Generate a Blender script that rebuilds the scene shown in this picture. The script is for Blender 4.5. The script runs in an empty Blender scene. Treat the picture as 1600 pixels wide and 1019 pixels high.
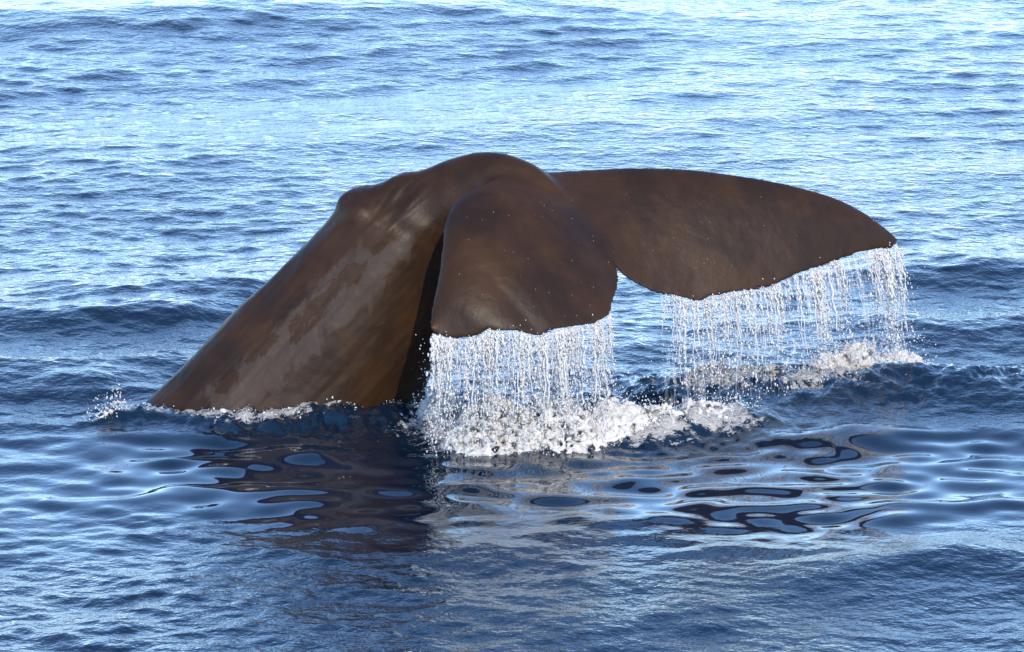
import bpy, bmesh, math, random
import numpy as np
from mathutils import Vector, Matrix

random.seed(7)
rng = np.random.default_rng(11)
scene = bpy.context.scene
col = scene.collection

# ------------------------------------------------------------------ camera
CAM_H = 7.0
PITCH = math.radians(11.93)
FPX = 6200.0                      # focal length in photo pixels (photo is 1600 x 1019)
cam = bpy.data.cameras.new('camera')
cam.sensor_width = 36.0
cam.lens = 36.0 * FPX / 1600.0
cam.clip_start = 0.5
cam.clip_end = 30000.0
cam_ob = bpy.data.objects.new('camera', cam)
cam_ob.location = (0, 0, CAM_H)
cam_ob.rotation_euler = (math.pi / 2 - PITCH, 0, 0)
col.objects.link(cam_ob)
scene.camera = cam_ob

# ------------------------------------------------------------------ sky and sun
SUN_EL = math.radians(36)
SUN_AZ = math.radians(166)        # clockwise from +Y: behind the viewer, to the right
world = bpy.data.worlds.new('World')
scene.world = world
world.use_nodes = True
wn = world.node_tree.nodes
wl = world.node_tree.links
for n in list(wn):
    wn.remove(n)
sky = wn.new('ShaderNodeTexSky')
sky.sky_type = 'NISHITA'
sky.sun_disc = False
sky.sun_elevation = SUN_EL
sky.sun_rotation = SUN_AZ
sky.air_density = 0.85
sky.dust_density = 0.2
sky.ozone_density = 4.8
bg = wn.new('ShaderNodeBackground')
bg.inputs['Strength'].default_value = 0.15
wo = wn.new('ShaderNodeOutputWorld')
wl.new(sky.outputs[0], bg.inputs[0])
wl.new(bg.outputs[0], wo.inputs[0])

sun = bpy.data.lights.new('sun', 'SUN')
sun.energy = 2.0
sun.angle = math.radians(0.5)
sun.color = (1.0, 0.86, 0.68)
sun_ob = bpy.data.objects.new('sun', sun)
to_sun = Vector((math.sin(SUN_AZ) * math.cos(SUN_EL), math.cos(SUN_AZ) * math.cos(SUN_EL), math.sin(SUN_EL)))
sun_ob.rotation_euler = to_sun.to_track_quat('Z', 'Y').to_euler()
sun_ob.location = (10, -10, 20)
col.objects.link(sun_ob)

scene.view_settings.view_transform = 'Standard'
scene.view_settings.look = 'None'
scene.view_settings.gamma = 1.0
scene.view_settings.exposure = 1.22
scene.view_settings.use_curve_mapping = False

# ------------------------------------------------------------------ helpers
CP, SP = math.cos(PITCH), math.sin(PITCH)

def ray(px, py):
    a = (px - 800.0) / FPX
    b = -(py - 509.5) / FPX
    return np.array([a, CP + b * SP, -SP + b * CP])

def P(px, py, Y):
    """photo pixel at a known distance Y from the viewer"""
    d = ray(px, py)
    t = Y / d[1]
    return np.array([0, 0, CAM_H]) + d * t

def W(px, py, z=0.0):
    """photo pixel on the water (height z)"""
    d = ray(px, py)
    t = (z - CAM_H) / d[2]
    return np.array([0, 0, CAM_H]) + d * t

def smooth(a, b, x):
    t = np.clip((x - a) / (b - a), 0, 1)
    return t * t * (3 - 2 * t)

def mesh_obj(name, verts, faces, mat, shade=True):
    me = bpy.data.meshes.new(name)
    verts = np.asarray(verts, dtype=np.float32)
    faces = np.asarray(faces, dtype=np.int32)
    n = faces.shape[1]
    me.vertices.add(len(verts))
    me.vertices.foreach_set('co', verts.ravel())
    me.loops.add(faces.size)
    me.loops.foreach_set('vertex_index', faces.ravel())
    me.polygons.add(len(faces))
    me.polygons.foreach_set('loop_start', np.arange(0, faces.size, n, dtype=np.int32))
    me.update(calc_edges=True)
    if shade:
        me.polygons.foreach_set('use_smooth', np.ones(len(faces), dtype=bool))
    if mat:
        me.materials.append(mat)
    ob = bpy.data.objects.new(name, me)
    col.objects.link(ob)
    return ob

def add_attr(me, name, data):
    a = me.attributes.new(name, 'FLOAT', 'POINT')
    a.data.foreach_set('value', np.asarray(data, dtype=np.float32))

def tag(o, label=None, cat=None, group=None, kind=None):
    if label: o['label'] = label
    if cat: o['category'] = cat
    if group: o['group'] = group
    if kind: o['kind'] = kind

# vectorised gradient noise (3-D)
_perm = rng.permutation(256).astype(np.int32)
_perm = np.concatenate([_perm, _perm, _perm])
_grad = rng.normal(size=(256, 3)); _grad /= np.linalg.norm(_grad, axis=1)[:, None]
def gnoise(x, y, z):
    xi = np.floor(x).astype(np.int32); yi = np.floor(y).astype(np.int32); zi = np.floor(z).astype(np.int32)
    xf, yf, zf = x - xi, y - yi, z - zi
    u = xf**3 * (xf * (xf * 6 - 15) + 10); v = yf**3 * (yf * (yf * 6 - 15) + 10); w = zf**3 * (zf * (zf * 6 - 15) + 10)
    out = 0
    for dx in (0, 1):
        for dy in (0, 1):
            for dz in (0, 1):
                h = _perm[_perm[_perm[(xi + dx) & 255] + ((yi + dy) & 255)] + ((zi + dz) & 255)]
                g = _grad[h]
                d = g[..., 0] * (xf - dx) + g[..., 1] * (yf - dy) + g[..., 2] * (zf - dz)
                out = out + d * (u if dx else 1 - u) * (v if dy else 1 - v) * (w if dz else 1 - w)
    return out * 1.6

def fbm(x, y, z, octv=4, gain=0.5):
    s, a, f = 0, 1.0, 1.0
    for i in range(octv):
        s = s + a * gnoise(x * f + 13.1 * i, y * f + 7.7 * i, z * f + 3.3 * i)
        a *= gain; f *= 2.03
    return s

def cr(xs, ys, q):
    """smooth (monotone cubic) interpolation of columns ys over xs"""
    xs = np.asarray(xs, float); ys = np.asarray(ys, float)
    if ys.ndim == 1: ys = ys[:, None]
    m = np.gradient(ys, xs, axis=0)
    q = np.asarray(q, float)
    i = np.clip(np.searchsorted(xs, q) - 1, 0, len(xs) - 2)
    h = (xs[i + 1] - xs[i])[:, None]
    t = ((q - xs[i])[:, None]) / h
    r = ((2*t**3 - 3*t**2 + 1) * ys[i] + (t**3 - 2*t**2 + t) * h * m[i]
         + (-2*t**3 + 3*t**2) * ys[i+1] + (t**3 - t**2) * h * m[i+1])
    return r

# ------------------------------------------------------------------ materials
class NT:
    def __init__(self, name):
        self.m = bpy.data.materials.new(name); self.m.use_nodes = True
        self.t = self.m.node_tree
        for n in list(self.t.nodes): self.t.nodes.remove(n)
        self.out = self.t.nodes.new('ShaderNodeOutputMaterial')
    def n(self, typ, **kw):
        nd = self.t.nodes.new(typ)
        for k, v in kw.items():
            if hasattr(nd, k): setattr(nd, k, v)
        return nd
    def put(self, nd, sock, v):
        s = nd.inputs[sock]
        if hasattr(v, 'is_output') or isinstance(v, bpy.types.NodeSocket): self.t.links.new(v, s)
        else: s.default_value = v
    def math(self, op, a, b=0.0, c=None, clamp=False):
        nd = self.n('ShaderNodeMath', operation=op); nd.use_clamp = clamp
        self.put(nd, 0, a); self.put(nd, 1, b)
        if c is not None: self.put(nd, 2, c)
        return nd.outputs[0]
    def noise(self, vec, scale, detail=4, rough=0.55, dist=0.0):
        nd = self.n('ShaderNodeTexNoise')
        self.put(nd, 'Vector', vec); self.put(nd, 'Scale', scale); self.put(nd, 'Detail', detail)
        self.put(nd, 'Roughness', rough); self.put(nd, 'Distortion', dist)
        return nd.outputs[0]
    def attr(self, name):
        nd = self.n('ShaderNodeAttribute'); nd.attribute_name = name
        return nd.outputs['Fac']
    def step(self, x, a, b):
        nd = self.n('ShaderNodeMapRange'); nd.interpolation_type = 'SMOOTHSTEP'
        self.put(nd, 'Value', x); self.put(nd, 'From Min', a); self.put(nd, 'From Max', b)
        return nd.outputs[0]
    def mix(self, f, a, b):
        nd = self.n('ShaderNodeMix', data_type='RGBA')
        self.put(nd, 'Factor', f); self.put(nd, 'A', a) if False else None
        self.t.links.new(f, nd.inputs[0]) if isinstance(f, bpy.types.NodeSocket) else setattr(nd.inputs[0], 'default_value', f)
        for i, v in ((6, a), (7, b)):
            if isinstance(v, bpy.types.NodeSocket): self.t.links.new(v, nd.inputs[i])
            else: nd.inputs[i].default_value = (*v, 1.0)
        return nd.outputs[2]
    def coords(self, scale=(1, 1, 1), rot=(0, 0, 0)):
        tc = self.n('ShaderNodeTexCoord'); mp = self.n('ShaderNodeMapping')
        self.put(mp, 'Vector', tc.outputs['Object']); mp.inputs['Scale'].default_value = scale
        mp.inputs['Rotation'].default_value = rot
        return mp.outputs[0]

def mat_water():
    N = NT('sea_water')
    co = N.coords()
    slick = N.attr('slick'); foam = N.attr('foam')
    n1 = N.noise(N.coords((1, 1, 1)), 5.5, 3, 0.55)
    n2 = N.noise(N.coords((1, 1, 1)), 17.0, 3, 0.6)
    rip = N.math('ADD', n1, N.math('MULTIPLY', n2, 0.35))
    amp = N.math('SUBTRACT', 1.0, slick, clamp=True)
    b = N.n('ShaderNodeBump'); N.put(b, 'Strength', 1.0)
    N.put(b, 'Distance', N.math('MULTIPLY', amp, 0.024))
    N.put(b, 'Height', rip)
    # foam lace
    fn = N.noise(co, 9.0, 6, 0.68, 0.6)
    fn2 = N.noise(co, 45.0, 3, 0.6)
    fsum = N.math('ADD', N.math('MULTIPLY', fn, 0.75), N.math('MULTIPLY', fn2, 0.25))
    fsum = N.math('MULTIPLY_ADD', fsum, 2.0, c=-0.5)
    thr = N.math('SUBTRACT', 1.0, foam)
    ff = N.step(N.math('SUBTRACT', fsum, thr), -0.05, 0.16)
    b2 = N.n('ShaderNodeBump'); N.put(b2, 'Strength', 1.0); N.put(b2, 'Distance', N.math('MULTIPLY', ff, 0.05)); N.put(b2, 'Height', fsum)
    N.t.links.new(b.outputs[0], b2.inputs['Normal'])
    base = N.mix(ff, (0.0012, 0.0095, 0.024), (0.46, 0.45, 0.43))
    s = N.n('ShaderNodeBsdfPrincipled')
    N.put(s, 'Base Color', base)
    N.put(s, 'Roughness', N.math('ADD', 0.035, N.math('MULTIPLY', ff, 0.5)))
    N.put(s, 'IOR', 1.6)
    N.put(s, 'Normal', b2.outputs[0])
    N.t.links.new(s.outputs[0], N.out.inputs[0])
    return N.m

def mat_skin():
    N = NT('wet_whale_skin')
    co = N.coords()
    peel = N.attr('peel'); film = N.attr('film')
    # direction along the tail stock: stretch noise that way
    st = N.coords((2.2, 2.2, 0.9), (0, math.radians(-42), 0))
    n_big = N.noise(co, 1.7, 5, 0.6, 0.4)
    n_st = N.noise(st, 3.0, 6, 0.62, 0.3)
    n_fine = N.noise(co, 38.0, 4, 0.6)
    n_mid = N.noise(co, 11.0, 5, 0.65)
    base = N.mix(N.step(n_big, 0.35, 0.68), (0.0185, 0.0086, 0.0035), (0.039, 0.0175, 0.0060))
    # greyish film of old skin and the brown patches where it has come off
    filmf = N.step(N.math('ADD', film, N.math('MULTIPLY', N.math('SUBTRACT', n_st, 0.5), 1.5)), 0.35, 0.62)
    base = N.mix(N.math('MULTIPLY', filmf, 0.85), base, (0.046, 0.032, 0.024))
    pf = N.step(N.math('ADD', peel, N.math('MULTIPLY', N.math('SUBTRACT', N.noise(st, 7.0, 6, 0.68, 0.8), 0.5), 1.7)), 0.50, 0.56)
    base = N.mix(N.math('MULTIPLY', pf, 0.95), base, (0.029, 0.0130, 0.0038))
    base = N.mix(N.math('MULTIPLY', N.step(n_mid, 0.58, 0.75), 0.25), base, (0.021, 0.013, 0.009))
    s = N.n('ShaderNodeBsdfPrincipled')
    N.put(s, 'Base Color', base)
    N.put(s, 'Roughness', N.math('ADD', 0.38, N.math('MULTIPLY', n_mid, 0.22)))
    N.put(s, 'IOR', 1.33)
    b = N.n('ShaderNodeBump'); N.put(b, 'Strength', 0.4); N.put(b, 'Distance', 0.012)
    h = N.math('ADD', N.math('MULTIPLY', n_mid, 0.9), N.math('MULTIPLY', n_fine, 0.22))
    h = N.math('ADD', h, N.math('MULTIPLY', n_st, 0.9))
    h = N.math('SUBTRACT', h, N.math('MULTIPLY', pf, 0.12))
    N.put(b, 'Height', h)
    N.put(s, 'Normal', b.outputs[0])
    N.t.links.new(s.outputs[0], N.out.inputs[0])
    return N.m

def mat_drop():
    N = NT('falling_water')
    s = N.n('ShaderNodeBsdfPrincipled')
    N.put(s, 'Base Color', (0.68, 0.69, 0.70, 1)); N.put(s, 'Roughness', 0.12); N.put(s, 'IOR', 1.333)
    N.put(s, 'Transmission Weight', 0.25)
    N.t.links.new(s.outputs[0], N.out.inputs[0])
    return N.m

def mat_veil():
    N = NT('thin_water_sheet')
    uv = N.n('ShaderNodeUVMap'); uv.uv_map = 'UVMap'
    def mp(sc):
        m = N.n('ShaderNodeMapping'); N.put(m, 'Vector', uv.outputs[0]); m.inputs['Scale'].default_value = sc
        return m.outputs[0]
    n1 = N.noise(mp((16, 1.4, 1)), 1.0, 4, 0.6, 0.5)
    n2 = N.noise(mp((55, 9, 1)), 1.0, 4, 0.65, 0.4)
    sep = N.n('ShaderNodeSeparateXYZ'); N.t.links.new(uv.outputs[0], sep.inputs[0])
    v = sep.outputs[1]
    f = N.math('ADD', N.math('MULTIPLY', n1, 0.6), N.math('MULTIPLY', n2, 0.55))
    f = N.math('SUBTRACT', f, N.math('MULTIPLY', v, 0.10))
    a = N.math('MULTIPLY', N.step(f, 0.49, 0.72), 0.60)
    tr = N.n('ShaderNodeBsdfTransparent')
    s = N.n('ShaderNodeBsdfPrincipled')
    N.put(s, 'Base Color', (0.88, 0.91, 0.95, 1)); N.put(s, 'Roughness', 0.18); N.put(s, 'IOR', 1.333)
    N.put(s, 'Transmission Weight', 0.3)
    b = N.n('ShaderNodeBump'); N.put(b, 'Strength', 0.8); N.put(b, 'Distance', 0.02); N.put(b, 'Height', n2)
    N.put(s, 'Normal', b.outputs[0])
    mx = N.n('ShaderNodeMixShader')
    N.put(mx, 0, a); N.t.links.new(tr.outputs[0], mx.inputs[1]); N.t.links.new(s.outputs[0], mx.inputs[2])
    N.t.links.new(mx.outputs[0], N.out.inputs[0])
    return N.m

def mat_foam():
    N = NT('white_foam')
    co = N.coords()
    n = N.noise(co, 30.0, 5, 0.7, 0.3)
    n2 = N.noise(co, 7.0, 4, 0.6)
    base = N.mix(N.step(n2, 0.35, 0.7), (0.46, 0.45, 0.43), (0.64, 0.63, 0.61))
    s = N.n('ShaderNodeBsdfPrincipled')
    N.put(s, 'Base Color', base); N.put(s, 'Roughness', 0.35); N.put(s, 'IOR', 1.333)
    N.put(s, 'Subsurface Weight', 0.5); N.put(s, 'Subsurface Radius', (0.05, 0.05, 0.05)); N.put(s, 'Subsurface Scale', 0.5)
    b = N.n('ShaderNodeBump'); N.put(b, 'Strength', 0.8); N.put(b, 'Distance', 0.012); N.put(b, 'Height', n)
    N.put(s, 'Normal', b.outputs[0])
    N.t.links.new(s.outputs[0], N.out.inputs[0])
    return N.m

M_WATER, M_SKIN, M_DROP, M_VEIL, M_FOAM = mat_water(), mat_skin(), mat_drop(), mat_veil(), mat_foam()

# ------------------------------------------------------------------ the sea
# open-sea ripples: many directional waves
def wave_set(n, l0, l1, slope, spread, main):
    L = np.exp(rng.uniform(math.log(l0), math.log(l1), n))
    th = main + rng.normal(0, spread, n)
    k = 2 * math.pi / L
    amp = slope / k * rng.uniform(0.5, 1.3, n) / math.sqrt(n)
    return np.stack([L, k * np.cos(th), k * np.sin(th), amp, rng.uniform(0, 6.283, n)], 1)

MAIN = math.radians(-80)
WAVES = np.concatenate([
    wave_set(10, 5.0, 13.0, 0.034, 0.35, MAIN),      # swell
    wave_set(30, 1.3, 4.5, 0.034, 0.55, MAIN + 0.2),
    wave_set(60, 0.40, 1.3, 0.095, 0.65, MAIN),
    wave_set(80, 0.14, 0.45, 0.15, 0.7, MAIN),
])
SMOOTHW = np.concatenate([                            # glassy undulations of the slick
    wave_set(14, 1.1, 2.4, 0.030, 0.7, MAIN),
    wave_set(24, 0.50, 1.1, 0.095, 0.6, MAIN + 0.15),
    wave_set(30, 0.26, 0.55, 0.125, 0.6, MAIN),
])

def slick_mask(x, y):
    e = 0.5 * gnoise(x * 0.6, y * 0.6, x * 0 + 4.2)
    m = smooth(25.3, 27.1, y + e * 1.8) * (1 - smooth(28.9, 29.6, y + e * 0.6))
    side = 1 - 0.45 * smooth(2.6, 4.5, np.abs(x - 0.3) + e)
    return m * side

# crests built where the photograph shows them: (pixel polyline, heights, front sigma, back sigma)
RIDGES = [
    ([(950, 618), (1060, 592), (1180, 577), (1300, 580), (1440, 566), (1560, 566), (1720, 575)], [0.02, 0.13, 0.19, 0.19, 0.24, 0.22, 0.14], 0.95, 0.35),
    ([(900, 668), (980, 655), (1080, 645), (1170, 640), (1240, 655)], [0.03, 0.10, 0.13, 0.12, 0.0], 0.30, 0.25),
    ([(1130, 690), (1250, 680), (1330, 668), (1450, 672), (1700, 660)], [0.0, 0.04, 0.06, 0.05, 0.03], 0.35, 0.4),
    ([(120, 672), (180, 652), (260, 650), (420, 652), (520, 640), (640, 632), (700, 650)], [0.0, 0.05, 0.05, 0.06, 0.08, 0.07, 0.0], 0.35, 0.22),
    ([(-200, 455), (60, 448), (250, 440), (400, 428), (520, 440)], [0.08, 0.11, 0.14, 0.13, 0.0], 0.8, 0.8),
    ([(-200, 500), (100, 486), (300, 478), (460, 470)], [0.10, 0.13, 0.12, 0.0], 0.6, 0.5),
    ([(-200, 575), (0, 570), (150, 572), (300, 560)], [0.08, 0.10, 0.10, 0.05], 0.8, 0.6),
    ([(1300, 420), (1420, 412), (1520, 408), (1800, 412)], [0.0, 0.10, 0.13, 0.10], 0.7, 0.8),
    ([(1250, 520), (1400, 500), (1600, 492), (1800, 500)], [0.0, 0.08, 0.11, 0.1], 0.7, 0.6),
    ([(-300, 18), (100, 10), (350, -2), (650, -8), (900, -5), (1100, 5)], [0.18, 0.25, 0.28, 0.24, 0.12, 0.0], 1.7, 2.2),
    ([(1150, 905), (1300, 880), (1500, 868), (1750, 880)], [0.0, 0.05, 0.07, 0.05], 0.45, 0.4),
    ([(250, 870), (500, 858), (700, 868)], [0.0, 0.03, 0.0], 0.3, 0.3),
    ([(420, 705), (500, 702), (540, 712)], [0.0, 0.035, 0.0], 0.2, 0.2),
]
RDATA = []
for pts, hs, sf, sb in RIDGES:
    w = np.array([W(p[0], p[1], h) for p, h in zip(pts, hs)])
    RDATA.append((w[:, 0], w[:, 1], np.array(hs), sf, sb))

def blob(x, y, c, rx, ry):
    return np.exp(-(((x - c[0]) / rx) ** 2 + ((y - c[1]) / ry) ** 2))

NEAR_SPLASH = W(800, 672)
FAR_SPLASH = W(1345, 588)

def foam_mask(x, y):
    f = 1.15 * blob(x, y, NEAR_SPLASH, 0.85, 0.55)
    f = np.maximum(f, 0.92 * blob(x, y, W(1000, 676), 0.55, 0.45))
    f = np.maximum(f, 0.82 * blob(x, y, W(1110, 670), 0.42, 0.36))
    f = np.maximum(f, 1.05 * blob(x, y, FAR_SPLASH, 0.48, 0.35))
    f = np.maximum(f, 0.80 * blob(x, y, W(1140, 615), 0.60, 0.45))
    f = np.maximum(f, 0.60 * blob(x, y, W(1280, 620), 0.7, 0.4))
    # foam line where the tail stock leaves the water
    xs = [W(p, 650)[0] for p in (160, 230, 330, 430, 520, 600, 660)]
    ys = [W(0, q)[1] for q in (655, 652, 662, 664, 654, 640, 640)]
    yc = np.interp(x, xs, ys)
    inx = smooth(xs[0] - .1, xs[0] + .2, x) * (1 - smooth(xs[-1] - .1, xs[-1] + .2, x))
    f = np.maximum(f, 0.62 * inx * (0.85 + 0.5 * gnoise(x * 3, y * 3, x * 0 + 5.5)) * np.exp(-((y - yc) / 0.22) ** 2))
    return f

def churn_mask(x, y):
    c = blob(x, y, W(1000, 640), 1.0, 0.9)
    c = np.maximum(c, blob(x, y, W(1250, 610), 1.3, 0.7))
    c = np.maximum(c, blob(x, y, W(1500, 610), 0.9, 0.6) * 0.6)
    c = np.maximum(c, blob(x, y, W(520, 660), 0.9, 0.4) * 0.8)
    c = np.maximum(c, blob(x, y, W(190, 655), 0.35, 0.3) * 0.8)
    return c

def sea(x, y, cell=None):
    """displaced surface point for rest positions x, y; cell = grid spacing for fading short waves"""
    x = np.asarray(x, float); y = np.asarray(y, float)
    z = np.zeros_like(x); ox = np.zeros_like(x); oy = np.zeros_like(x)
    sl = slick_mask(x, y)
    grp = (1 + 0.05 * (1 - smooth(24.0, 26.8, y))) * (0.75 + 0.6 * gnoise(x * 0.22, y * 0.13, x * 0 + 9.1))     # gusts: rougher and calmer patches
    for L, kx, ky, A, ph in WAVES:
        damp = 1.0 - sl * (0.97 if L < 0.9 else (0.85 if L < 2.0 else 0.5))
        if L < 1.3: damp = damp * grp
        if cell is not None: damp = damp * smooth(2.0, 4.0, L / cell)
        arg = kx * x + ky * y + ph
        a = A * damp
        c = np.cos(arg); s = np.sin(arg)
        z += a * c
        q = 0.8 * a / math.hypot(kx, ky)
        ox -= q * kx * s; oy -= q * ky * s
    for L, kx, ky, A, ph in SMOOTHW:
        a = A * sl
        z += a * np.cos(kx * x + ky * y + ph)
    wob = 0.16 * gnoise(x * 1.1, y * 0.9, x * 0 + 2.0)
    for rx, ry, rh, sf, sb in RDATA:
        yc = np.interp(x, rx, ry) + wob * (1 + sf)
        h = np.interp(x, rx, rh, left=0 if rh[0] < .02 else rh[0], right=0 if rh[-1] < .02 else rh[-1])
        h = h * smooth(rx[0] - 1.5, rx[0], x) * (1 - smooth(rx[-1], rx[-1] + 1.5, x))
        d = y - yc
        z += h * np.where(d < 0, np.exp(-(d / sf) ** 2), np.exp(-(d / sb) ** 2))
    ch = churn_mask(x, y)
    i = ch > 0.03
    if i.any():
        xx, yy = x[i], y[i]
        t = fbm(xx * 2.6, yy * 2.6, xx * 0 + 1.5, 5, 0.58)
        z[i] += ch[i] * (0.06 * (1 - 2 * np.abs(t)) + 0.02 * t)
    fm = foam_mask(x, y)
    i = fm > 0.15
    if i.any():
        xx, yy = x[i], y[i]
        z[i] += np.clip(fm[i], 0, 1) * (0.03 + 0.045 * fbm(xx * 6, yy * 6, xx * 0 + 7.7, 3, 0.6))
    sl = sl * (1 - 0.95 * np.clip(ch * 1.3, 0, 1))
    return ox, oy, z, sl, fm

def build_sea():
    # polar sheet centred under the viewer, fine where the whale is, out to the horizon
    fine = np.radians(np.linspace(-11.0, 11.0, 800))
    coarse = np.radians(np.concatenate([np.linspace(11.4, 40, 40), np.linspace(42, 318, 70), np.linspace(320, 348.6, 40)]))
    th = np.concatenate([fine, coarse])
    dep = np.radians(np.concatenate([np.linspace(80, 24, 60), np.linspace(23.5, 18.2, 60),
                                     np.linspace(18.15, 6.4, 800), np.linspace(6.3, 0.6, 110)]))
    r = np.concatenate([[0.3], CAM_H / np.tan(dep), [900, 1500, 3000, 6000, 12000]])
    nt, nr = len(th), len(r)
    T, R = np.meshgrid(th, r)
    x = (R * np.sin(T)).ravel(); y = (R * np.cos(T)).ravel()
    dr = np.gradient(r)
    dth = np.abs(np.gradient(th)); dth[800 - 1] = dth[0]; 
    cell = np.maximum(1.1 * dr[:, None] * np.ones(nt)[None, :], R * np.maximum(dth[None, :], 1e-4)).ravel()
    ox, oy, z, sl, fm = sea(x, y, cell)
    far = 1 - smooth(300, 900, R.ravel())
    v = np.stack([x + ox * far, y + oy * far, z * far], 1)
    i = np.arange(nr - 1)[:, None] * nt; j = np.arange(nt)[None, :]; j2 = (np.arange(nt) + 1) % nt
    f = np.stack([(i + j), (i + j2[None, :]), (i + nt + j2[None, :]), (i + nt + j)], -1).reshape(-1, 4)[:, ::-1]
    ob = mesh_obj('sea', v, f, M_WATER)
    add_attr(ob.data, 'slick', sl); add_attr(ob.data, 'foam', fm)
    tag(ob, 'rippled deep blue sea with a glassy slick in front of the whale', 'sea', kind='structure')
    return ob

sea_ob = build_sea()

# ------------------------------------------------------------------ the whale
def build_peduncle():
    # (dorsal px, dorsal Y, ventral px, ventral Y, half width)
    S = [
        ((-60, 985), 30.0, (640, 1130), 30.6, 1.00),
        ((60, 830), 30.05, (640, 960), 30.6, 0.92),
        ((140, 722), 30.05, (635, 800), 30.6, 0.84),
        ((215, 643), 30.05, (648, 690), 30.6, 0.76),
        ((298, 562), 30.1, (662, 612), 30.55, 0.68),
        ((382, 478), 30.1, (684, 552), 30.5, 0.60),
        ((462, 400), 30.12, (704, 495), 30.42, 0.52),
        ((503, 357), 30.12, (718, 452), 30.38, 0.47),
        ((519, 334), 30.12, (726, 428), 30.35, 0.44),
        ((526, 312), 30.12, (732, 408), 30.32, 0.41),
        ((543, 298), 30.12, (740, 390), 30.3, 0.385),
        ((570, 295), 30.12, (750, 374), 30.28, 0.365),
        ((610, 284), 30.12, (760, 362), 30.25, 0.34),
        ((655, 271), 30.1, (772, 352), 30.2, 0.31),
        ((695, 253), 30.08, (785, 345), 30.15, 0.29),
        ((740, 241), 30.03, (798, 342), 30.1, 0.27),
        ((785, 242), 29.98, (812, 342), 30.05, 0.25),
        ((828, 258), 29.93, (822, 325), 30.0, 0.21),
        ((862, 284), 29.86, (850, 345), 29.95, 0.16),
        ((895, 322), 29.80, (885, 368), 29.88, 0.11),
        ((930, 368), 29.72, (922, 395), 29.78, 0.07),
    ]
    D = np.array([P(*s[0], s[1]) for s in S]); V = np.array([P(*s[2], s[3]) for s in S]); Wd = np.array([s[4] for s in S])
    t = np.arange(len(S)); q = np.linspace(0, len(S) - 1, 150)
    D = cr(t, D, q); V = cr(t, V, q); Wd = cr(t, Wd, q)[:, 0]
    C = (D + V) / 2; A = (D - V) / 2
    tang = np.gradient(C, axis=0); tang /= np.linalg.norm(tang, axis=1)[:, None]
    lat = np.cross(tang, A); lat /= np.linalg.norm(lat, axis=1)[:, None]
    n = 64
    ph = np.linspace(0, 2 * math.pi, n, endpoint=False)
    c, s = np.cos(ph), np.sin(ph)
    # dorsal and ventral keels narrower than an ellipse
    wid = np.sign(s) * np.abs(s) ** 1.25
    ver = c
    rings = C[:, None, :] + A[:, None, :] * ver[None, :, None] + lat[:, None, :] * (Wd[:, None] * wid[None, :])[:, :, None]
    v = rings.reshape(-1, 3)
    m = len(q)
    f = []
    for i in range(m - 1):
        for j in range(n):
            a = i * n + j; b = i * n + (j + 1) % n
            f.append((a, b, b + n, a + n))
    v = np.concatenate([v, C[:1], C[-1:]])
    caps = []
    for j in range(n):
        caps.append(((j + 1) % n, j, len(v) - 2)); caps.append(((m - 1) * n + j, (m - 1) * n + (j + 1) % n, len(v) - 1))
    return v, f, caps

TR_NEAR = [(671, 510), (678, 523), (700, 528), (718, 531), (748, 525), (758, 517), (785, 517), (812, 519), (843, 527), (862, 517),
           (895, 511), (925, 508), (940, 500), (954, 492), (958, 472), (966, 450), (967, 432), (962, 414)]
TR_FAR = [(962, 414), (972, 428), (988, 440), (1008, 452), (1030, 461), (1060, 464), (1092, 473), (1110, 464), (1150, 457), (1200, 450),
          (1222, 440), (1240, 431), (1280, 418), (1310, 407), (1340, 397), (1370, 390), (1392, 390), (1402, 377)]

def arc(p):
    p = np.array(p, float); d = np.concatenate([[0], np.cumsum(np.linalg.norm(np.diff(p, axis=0), axis=1))])
    return p, d / d[-1]

def edge_pts(tr, ys, q):
    p, s = arc(tr)
    xy = np.stack([np.interp(q, s, p[:, 0]), np.interp(q, s, p[:, 1])], 1)
    for _ in range(2):                                  # soften the corners a little
        xy[1:-1] = 0.25 * xy[:-2] + 0.5 * xy[1:-1] + 0.25 * xy[2:]
    Y = cr([a for a, b in ys], [b for a, b in ys], q)[:, 0]
    return np.array([P(a, b, c) for (a, b), c in zip(xy, Y)])

NEAR_TY = [(0, 28.62), (.4, 28.62), (.7, 28.92), (.87, 29.25), (1, 29.62)]
FAR_TY = [(0, 29.62), (.2, 29.75), (.5, 30.05), (.8, 30.5), (1, 30.95)]

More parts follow.
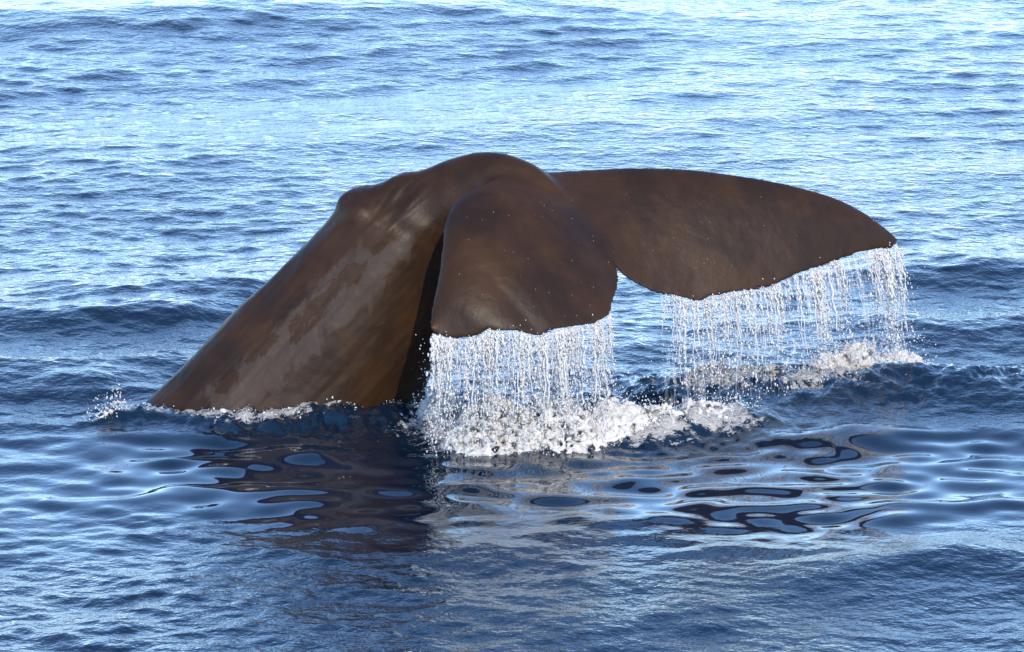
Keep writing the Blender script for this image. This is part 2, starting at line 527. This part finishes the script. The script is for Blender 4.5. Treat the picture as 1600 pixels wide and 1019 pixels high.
def build_flukes():
    """both flukes as one cambered sheet from the near tip across the midline to the far tip"""
    q = np.linspace(0, 1, 170)
    Tn = edge_pts(TR_NEAR, NEAR_TY, q); Tf = edge_pts(TR_FAR, FAR_TY, q)
    Lc = [(0, 672, 506, 28.66), (.10, 674, 484, 28.74), (.28, 684, 440, 28.90), (.46, 690, 392, 29.10), (.60, 696, 347, 29.33),
          (.73, 713, 315, 29.52), (.86, 745, 293, 29.70), (1, 800, 272, 29.93),
          (1.08, 850, 271, 30.10), (1.18, 905, 268, 30.26), (1.32, 985, 264, 30.42), (1.45, 1070, 266, 30.53), (1.58, 1160, 277, 30.62),
          (1.70, 1240, 292, 30.70), (1.82, 1315, 315, 30.78), (1.92, 1368, 345, 30.87), (2, 1402, 373, 30.95)]
    u = np.concatenate([q, 1 + q[1:]])
    T = np.concatenate([Tn, Tf[1:]])
    L = np.array([P(*a) for a in cr([a[0] for a in Lc], [a[1:] for a in Lc], u)])
    t0 = np.interp(u, [0, .3, .8, 1, 1.2, 1.7, 2], [.05, .10, .16, .20, .16, .10, .05])
    camb = np.interp(u, [0, .5, .85, 1.05, 1.3, 2], [.09, .12, .10, .05, .08, .08])
    nv = 46
    v = (1 - np.cos(np.linspace(0, math.pi, nv))) / 2
    Mn = L[:, None, :] * (1 - v)[None, :, None] + T[:, None, :] * v[None, :, None]
    # soften the fold along the midline, leave the notch itself alone
    wgt = (np.exp(-((u - 1) / .22) ** 2)[:, None] * (1 - smooth(.82, 1.0, v))[None, :])[..., None]
    S = Mn.copy()
    for _ in range(160):
        A = S.copy(); A[1:-1] = 0.5 * (S[:-2] + S[2:]); S = S + (A - S) * wgt * .8
    Mn = S
    dq = np.gradient(Mn, axis=0); dv = np.gradient(Mn, axis=1)
    N = np.cross(dq, dv); N /= np.linalg.norm(N, axis=2)[..., None] + 1e-9
    for _ in range(12):
        N[1:-1] = .25 * N[:-2] + .5 * N[1:-1] + .25 * N[2:]
    N /= np.linalg.norm(N, axis=2)[..., None] + 1e-9
    if (N[:, nv // 2, :] * np.array([0, -1, .25])).sum(1).mean() < 0: N = -N
    chord = np.linalg.norm(T - L, axis=1)
    Mn = Mn + N * ((camb * np.minimum(chord, 1.2))[:, None] * (v ** 0.7 * (1 - v) * 2.6)[None, :])[..., None]
    prof = 1.35 * np.sqrt(v) * (1 - v) + 0.10 * (1 - v)
    th = t0[:, None] * prof[None, :] * np.clip(chord / 0.5, .1, 1)[:, None] + 0.017
    up = Mn + N * (th / 2)[..., None]; dn = Mn - N * (th / 2)[..., None]
    nq = len(u); o = nq * nv
    V = np.concatenate([up.reshape(-1, 3), dn.reshape(-1, 3)])
    f = []
    for i in range(nq - 1):
        for j in range(nv - 1):
            a = i * nv + j
            f.append((a, a + 1, a + nv + 1, a + nv)); f.append((o + a, o + a + nv, o + a + nv + 1, o + a + 1))
        a = i * nv; f.append((a, a + nv, o + a + nv, o + a))
        a = i * nv + nv - 1; f.append((a, o + a, o + a + nv, a + nv))
    for j in range(nv - 1):
        a = j; f.append((a, o + a, o + a + 1, a + 1))
        a = (nq - 1) * nv + j; f.append((a, a + 1, o + a + 1, o + a))
    return V, f, Tn, Tf

def join_raw(parts):
    V, F, off = [], [], 0
    for v, faces in parts:
        V.append(v); F += [tuple(i + off for i in f) for f in faces]; off += len(v)
    return np.concatenate(V), F

def remeshed(V, F, vox):
    me = bpy.data.meshes.new('raw'); me.from_pydata([tuple(a) for a in V], [], F); me.update()
    bm = bmesh.new(); bm.from_mesh(me); bmesh.ops.recalc_face_normals(bm, faces=bm.faces); bm.to_mesh(me); bm.free()
    o = bpy.data.objects.new('raw', me); col.objects.link(o)
    md = o.modifiers.new('r', 'REMESH'); md.mode = 'VOXEL'; md.voxel_size = vox; md.adaptivity = 0
    dg = bpy.context.evaluated_depsgraph_get(); dg.update()
    out = bpy.data.meshes.new_from_object(o.evaluated_get(dg))
    bpy.data.objects.remove(o); bpy.data.meshes.remove(me)
    return out

def lap(co, e, it, w, keep=0.0):
    n = len(co)
    deg = np.bincount(e.ravel(), minlength=n).astype(float); deg[deg == 0] = 1
    for _ in range(it):
        s = np.empty_like(co)
        for k in range(3):
            s[:, k] = np.bincount(e[:, 0], co[e[:, 1], k], n) + np.bincount(e[:, 1], co[e[:, 0], k], n)
        co = co + (s / deg[:, None] - co) * w[:, None]
    return co

def to_px(co):
    d = co - np.array([0, 0, CAM_H])
    f = d[:, 1] * CP - d[:, 2] * SP
    u = d[:, 1] * SP + d[:, 2] * CP
    return 800 + FPX * d[:, 0] / f, 509.5 - FPX * u / f

def build_whale():
    pv, pf, caps = build_peduncle()
    nv_, nf_, tn, tf = build_flukes()
    pv2, pf2 = pv, pf + caps
    V, F = join_raw([(pv2, pf2), (nv_, nf_)])
    me = remeshed(V, F, 0.0165)
    me.name = 'whale'
    n = len(me.vertices); co = np.empty(n * 3, np.float32); me.vertices.foreach_get('co', co); co = co.reshape(-1, 3).astype(float)
    e = np.empty(len(me.edges) * 2, np.int32); me.edges.foreach_get('vertices', e); e = e.reshape(-1, 2)
    # blend the flukes into the tail stock, keep the thin edges crisp
    px, py = to_px(co)
    root = P(815, 292, 29.95)
    d = np.linalg.norm(co - root, axis=1)
    w = 0.12 + 0.5 * (1 - smooth(0.15, 0.75, d))
    co = lap(co, e, 14, w)
    # slow lumps and long grooves of the tail stock
    me.vertices.foreach_set('co', co.astype(np.float32).ravel()); me.update()
    nr = np.empty(n * 3, np.float32); me.vertices.foreach_get('normal', nr); nr = nr.reshape(-1, 3).astype(float)
    x, y, z = co.T
    stock = smooth(0, 60, 700 - px) * smooth(29.3, 29.5, y)
    a = (x * math.cos(.8) + z * math.sin(.8)); b = (-x * math.sin(.8) + z * math.cos(.8))
    lump = 0.012 * fbm(x * 1.6, y * 1.6, z * 1.6, 3) * (0.4 + 0.6 * stock)
    groove = 0.009 * fbm(a * 0.9, y * 1.2, b * 5.5, 3, 0.55) * stock
    left = np.exp(-((px + py - 940) / 90.0) ** 2) * stock          # wrinkles along the back edge
    groove = groove + 0.016 * left * fbm(a * 1.1, y * 2.0, b * 9.0, 3, 0.5)
    dimp = 0.0022 * fbm(x * 9, y * 9, z * 9, 2)
    thick = smooth(0.0, 1.0, np.full(n, 1.0))
    co = co + nr * (lump * 0.5 + groove + dimp)[:, None]
    me.vertices.foreach_set('co', co.astype(np.float32).ravel()); me.update()
    me.polygons.foreach_set('use_smooth', np.ones(len(me.polygons), dtype=bool))
    # where the pale film covers the flank and where it has come off
    g = lambda cx, cy, r1, r2, ang: np.exp(-((((px - cx) * math.cos(ang) + (py - cy) * math.sin(ang)) / r1) ** 2 +
                                              ((-(px - cx) * math.sin(ang) + (py - cy) * math.cos(ang)) / r2) ** 2))
    front = stock
    an = math.radians(-42)
    film = np.maximum.reduce([g(545, 455, 120, 46, an), g(598, 412, 60, 28, an) , g(430, 560, 160, 40, an)]) * front
    peel = np.maximum.reduce([g(505, 470, 80, 14, an), g(545, 430, 38, 20, an), g(592, 388, 22, 9, an), g(410, 545, 45, 10, an), g(355, 600, 34, 11, an),
                              0.75 * g(480, 510, 60, 12, an)]) * front
    add_attr(me, 'film', film); add_attr(me, 'peel', peel)
    me.materials.clear(); me.materials.append(M_SKIN)
    ob = bpy.data.objects.new('whale', me); col.objects.link(ob)
    tag(ob, 'dark brown whale tail with both flukes raised and dripping above the sea', 'whale')
    return ob, tn, tf

whale, TE_NEAR, TE_FAR = build_whale()

# ------------------------------------------------------------------ falling water
def ico(sub):
    bm = bmesh.new(); bmesh.ops.create_icosphere(bm, subdivisions=sub, radius=1.0)
    v = np.array([a.co[:] for a in bm.verts]); f = np.array([[b.index for b in a.verts] for a in bm.faces]); bm.free()
    return v, f
ICO1 = ico(1); ICO2 = ico(2)

def drops_mesh(pos, rad, axis=None, stretch=None, base=ICO1):
    """many water drops in one mesh, each drawn out along its axis"""
    pos = np.asarray(pos); rad = np.asarray(rad); n = len(pos)
    bv, bf = base
    jit = 1 + rng.normal(0, 0.14, (n, len(bv)))
    loc = bv[None] * jit[..., None] * rad[:, None, None]
    if axis is not None:
        ax = axis / np.linalg.norm(axis, axis=1)[:, None]
        comp = (loc * ax[:, None, :]).sum(2)
        loc = loc + comp[..., None] * ax[:, None, :] * (stretch - 1)[:, None, None]
    v = (pos[:, None, :] + loc).reshape(-1, 3)
    f = (bf[None] + (np.arange(n) * len(bv))[:, None, None]).reshape(-1, 3)
    return v, f

def tri_quads(q):
    q = np.asarray(q); return np.concatenate([q[:, [0, 1, 2]], q[:, [0, 2, 3]]])

def sea_height(x, y):
    x = np.atleast_1d(np.asarray(x, float)); y = np.atleast_1d(np.asarray(y, float))
    return sea(x, y, np.full_like(x, 0.03))[2]

def curtain(name, label, edge, s0, s1, n, vel, dens, veil):
    """strings of water falling from a stretch s0..s1 of a trailing edge"""
    m = len(edge)
    VV, FF, off = [], [], 0
    def add(v, f):
        nonlocal off
        VV.append(v); FF.append(np.asarray(f) + off); off += len(v)
    cc = rng.uniform(s0, s1, n // 3); wt = rng.random(n // 3) ** 2 + .1       # strings gather into clumps
    ss = np.where(rng.random(n) < .25, rng.uniform(s0, s1, n), rng.choice(cc, n, p=wt / wt.sum()) + rng.normal(0, .0035, n))
    ss = np.clip(ss, s0, s1)
    P0 = np.array([[np.interp(s * (m - 1), np.arange(m), edge[:, k]) for k in range(3)] for s in ss])
    zs = sea_height(P0[:, 0], P0[:, 1])
    bp, br, ba, bs = [], [], [], []
    for i, s in enumerate(ss):
        p0 = P0[i]; H = max(p0[2] - zs[i], 0.2)
        T = math.sqrt(2 * H / 9.8)
        dn = dens(s)
        v0 = vel(s) + np.array([rng.normal(0, .09), rng.normal(0, .12), rng.normal(-.15, .12)])
        def at(t): return p0 + v0 * t + np.array([0, 0, -4.9]) * t * t
        # start: some strings began to fall earlier
        late = rng.random() ** 1.5
        tend = T * rng.uniform(.75, 1.02)
        tt = 0.0
        solid = T * rng.uniform(.25, .8) * (1 if rng.random() < dn else 0.15)
        # tube
        k = 22
        tv = np.linspace(0, solid, k)
        pts = np.array([at(t) for t in tv])
        w1 = rng.uniform(0, 6.28)
        wob = 0.006 * np.sin(np.arange(k) * 1.1 + w1)
        pts[:, 0] += wob + rng.normal(0, .002, k); pts[:, 1] += rng.normal(0, .003, k)
        rr = rng.uniform(.0025, .0088) * (0.45 + 1.1 * rng.random(k)) * np.linspace(1.15, .75, k)
        a = np.linspace(0, 2 * math.pi, 5, endpoint=False)
        ring = np.stack([np.cos(a), np.sin(a), 0 * a], 1)
        v = (pts[:, None, :] + ring[None] * rr[:, None, None]).reshape(-1, 3)
        q = [(r * 5 + j, r * 5 + (j + 1) % 5, (r + 1) * 5 + (j + 1) % 5, (r + 1) * 5 + j) for r in range(k - 1) for j in range(5)]
        add(v, tri_quads(q))
        # beads
        nb = int(rng.integers(10, 26) * (0.5 + dn))
        for t in np.sort(rng.uniform(solid * .3, tend, nb)):
            p = at(t) + rng.normal(0, 1, 3) * np.array([.010, .014, .012]) * (0.6 + 1.6 * t / T)
            bp.append(p); br.append(rng.uniform(.0022, .0072) * (1.5 if rng.random() < .12 else 1))
            ba.append(v0 + np.array([0, 0, -9.8 * t])); bs.append(rng.uniform(1.0, 2.6))
        # stray spray beside the string
        for _ in range(int(rng.integers(1, 7))):
            t = rng.uniform(.1, 1) * T
            p = at(t) + rng.normal(0, 1, 3) * np.array([.07, .07, .05])
            bp.append(p); br.append(rng.uniform(.0022, .0052)); ba.append(np.array([0, 0, -1.0])); bs.append(rng.uniform(1, 1.6))
    add(*drops_mesh(bp, br, np.array(ba), np.array(bs)))
    ob = mesh_obj(name, np.concatenate(VV), np.concatenate(FF), M_DROP)
    tag(ob, label, 'falling water', kind='stuff')
    # the thin sheet between the strings
    if veil:
        k = 26; cn = 150
        q = np.linspace(s0, s1, cn)
        E = np.stack([np.interp(q * (m - 1), np.arange(m), edge[:, j]) for j in range(3)], 1)
        zz = sea_height(E[:, 0], E[:, 1])
        vs, uvs = [], []
        for i in range(cn):
            H = max(E[i, 2] - zz[i], .2); T = math.sqrt(2 * H / 9.8)
            for j in range(k):
                t = T * (j / (k - 1)) ** .8
                p = E[i] + vel(q[i]) * t + np.array([0, 0, -.1 * t - 4.9 * t * t])
                p = p + np.array([0, .03 * math.sin(i * .7 + j * .35) * j / k, 0])
                vs.append(p); uvs.append((q[i] * 3.0 / max(s1 - s0, .1) * (s1 - s0), j / (k - 1)))
        f = [(i * k + j, i * k + j + 1, (i + 1) * k + j + 1, (i + 1) * k + j) for i in range(cn - 1) for j in range(k - 1)]
        vo = mesh_obj('water_sheet', np.array(vs), np.array(f), M_VEIL)
        uvl = vo.data.uv_layers.new(name='UVMap')
        li = np.empty(len(vo.data.loops), np.int32); vo.data.loops.foreach_get('vertex_index', li)
        uvl.data.foreach_set('uv', np.array(uvs, np.float32)[li].ravel())
        vo.parent = ob
        vo['kind'] = 'stuff'
    return ob

near_curtain = curtain('falling_water', 'white strings of water pouring off the nearer drooping fluke', TE_NEAR, 0.03, 0.80, 250,
                       lambda s: np.array([-0.10 + 0.25 * s, -0.15, 0.0]), lambda s: 0.75, True)
far_curtain = curtain('falling_water', 'white strings of water pouring off the long outstretched fluke', TE_FAR, 0.18, 0.985, 250,
                      lambda s: np.array([0.02 + 0.38 * s ** 1.5, -0.10, 0.0]), lambda s: 0.25 + 0.6 * s, True)

# ------------------------------------------------------------------ splashes
def splash(name, label, spots, nblob, ndrop, jet, size=.042):
    """a lumpy foam mound with thrown drops; spots = (x, y, rx, ry, height, share)"""
    sh = np.array([s[5] for s in spots]); sh = sh / sh.sum()
    idx = rng.choice(len(spots), nblob, p=sh)
    S = np.array([s[:5] for s in spots])
    ang = rng.uniform(0, 6.283, nblob); rad = np.sqrt(rng.random(nblob))
    x = S[idx, 0] + S[idx, 2] * rad * np.cos(ang); y = S[idx, 1] + S[idx, 3] * rad * np.sin(ang)
    top = S[idx, 4] * (1 - rad ** 2)
    z0 = sea_height(x, y)
    z = z0 - 0.03 + top * rng.random(nblob) ** .8
    r = size * rng.uniform(.5, 1.2, nblob) * (0.6 + 0.6 * (1 - rad))
    v, f = drops_mesh(np.stack([x, y, z], 1), r, base=ICO2)
    me = remeshed(v, [tuple(a) for a in f], 0.013)
    n = len(me.vertices); co = np.empty(n * 3, np.float32); me.vertices.foreach_get('co', co); co = co.reshape(-1, 3).astype(float)
    nr = np.empty(n * 3, np.float32); me.vertices.foreach_get('normal', nr); nr = nr.reshape(-1, 3)
    co = co + nr * (0.013 * fbm(co[:, 0] * 14, co[:, 1] * 14, co[:, 2] * 14, 3, .6))[:, None]
    me.vertices.foreach_set('co', co.astype(np.float32).ravel()); me.update()
    me.polygons.foreach_set('use_smooth', np.ones(len(me.polygons), dtype=bool))
    me.materials.clear(); me.materials.append(M_FOAM)
    ob = bpy.data.objects.new(name, me); col.objects.link(ob)
    tag(ob, label, 'splash', kind='stuff')
    idx = rng.choice(len(spots), ndrop, p=sh)
    ang = rng.uniform(0, 6.283, ndrop); rad = rng.random(ndrop) ** .6 * 1.25
    x = S[idx, 0] + S[idx, 2] * rad * np.cos(ang); y = S[idx, 1] + S[idx, 3] * rad * np.sin(ang)
    z = sea_height(x, y) + S[idx, 4] * np.clip(1.1 - rad ** 2, .12, 1) * rng.random(ndrop) + jet * rng.random(ndrop) ** 3
    v, f = drops_mesh(np.stack([x, y, z], 1), (.0022 + .0062 * rng.random(ndrop) ** 2.5), np.tile([[0, 0, 1.0]], (ndrop, 1)), rng.uniform(.9, 1.6, ndrop))
    d = mesh_obj('spray_drops', v, f, M_DROP)
    d.parent = ob; d['kind'] = 'stuff'
    return ob

def spot(px, py, rx, ry, h, share):
    w = W(px, py); return (w[0], w[1], rx, ry, h, share)

splash('foam_splash', 'bright white foam churned up beneath the nearer drooping fluke',
       [spot(770, 692, .40, .42, .38, 4), spot(860, 688, .46, .42, .34, 4), spot(690, 652, .20, .30, .26, 1.2), spot(945, 678, .36, .34, .20, 2)], 2800, 4200, .34, .032)
splash('foam_splash', 'small bright foam patch where the outstretched fluke tip drips',
       [spot(1335, 590, .36, .28, .25, 3), spot(1410, 584, .24, .22, .18, 1.2), spot(1290, 592, .18, .2, .24, 1)], 800, 2000, .24, .029)
splash('foam_splash', 'dull broken foam crest curling beside the bright white splash',
       [spot(1015, 674, .32, .26, .10, 1.6), spot(1095, 668, .32, .22, .08, 1.2), spot(1150, 655, .16, .12, .05, .5)], 420, 600, .07, .022)
splash('foam_splash', 'grey foam ridge below the middle of the outstretched fluke',
       [spot(1110, 602, .28, .2, .09, 1), spot(1180, 600, .35, .2, .08, 1.2), spot(1250, 604, .25, .18, .06, .6)], 380, 600, .10, .022)
splash('foam_splash', 'thin foam line lapping along the foot of the tail stock',
       [spot(250, 655, .16, .10, .03, .6), spot(340, 662, .2, .10, .03, .8), spot(430, 664, .22, .10, .04, 1), spot(520, 652, .2, .12, .05, 1.2), spot(590, 642, .16, .12, .04, .7)], 130, 120, .03, .016)
splash('foam_splash', 'small splash at the outer left foot of the tail stock',
       [spot(185, 655, .08, .10, .17, 1.2), spot(165, 662, .12, .10, .06, 1)], 50, 300, .14, .016)

# beads of water clinging to the flukes
def beads():
    me = whale.data; n = len(me.vertices)
    co = np.empty(n * 3, np.float32); me.vertices.foreach_get('co', co); co = co.reshape(-1, 3).astype(float)
    nr = np.empty(n * 3, np.float32); me.vertices.foreach_get('normal', nr); nr = nr.reshape(-1, 3).astype(float)
    px, py = to_px(co)
    ok = np.where((nr[:, 1] < -0.25) & (px > 700) & (px < 1390) & (py > 300))[0]
    k = rng.choice(ok, 80)
    v, f = drops_mesh(co[k] + nr[k] * .001, rng.uniform(.0012, .0028, len(k)) , base=ICO1)
    o = mesh_obj('water_beads', v, f, M_DROP); o.parent = whale; o['kind'] = 'stuff'
beads()
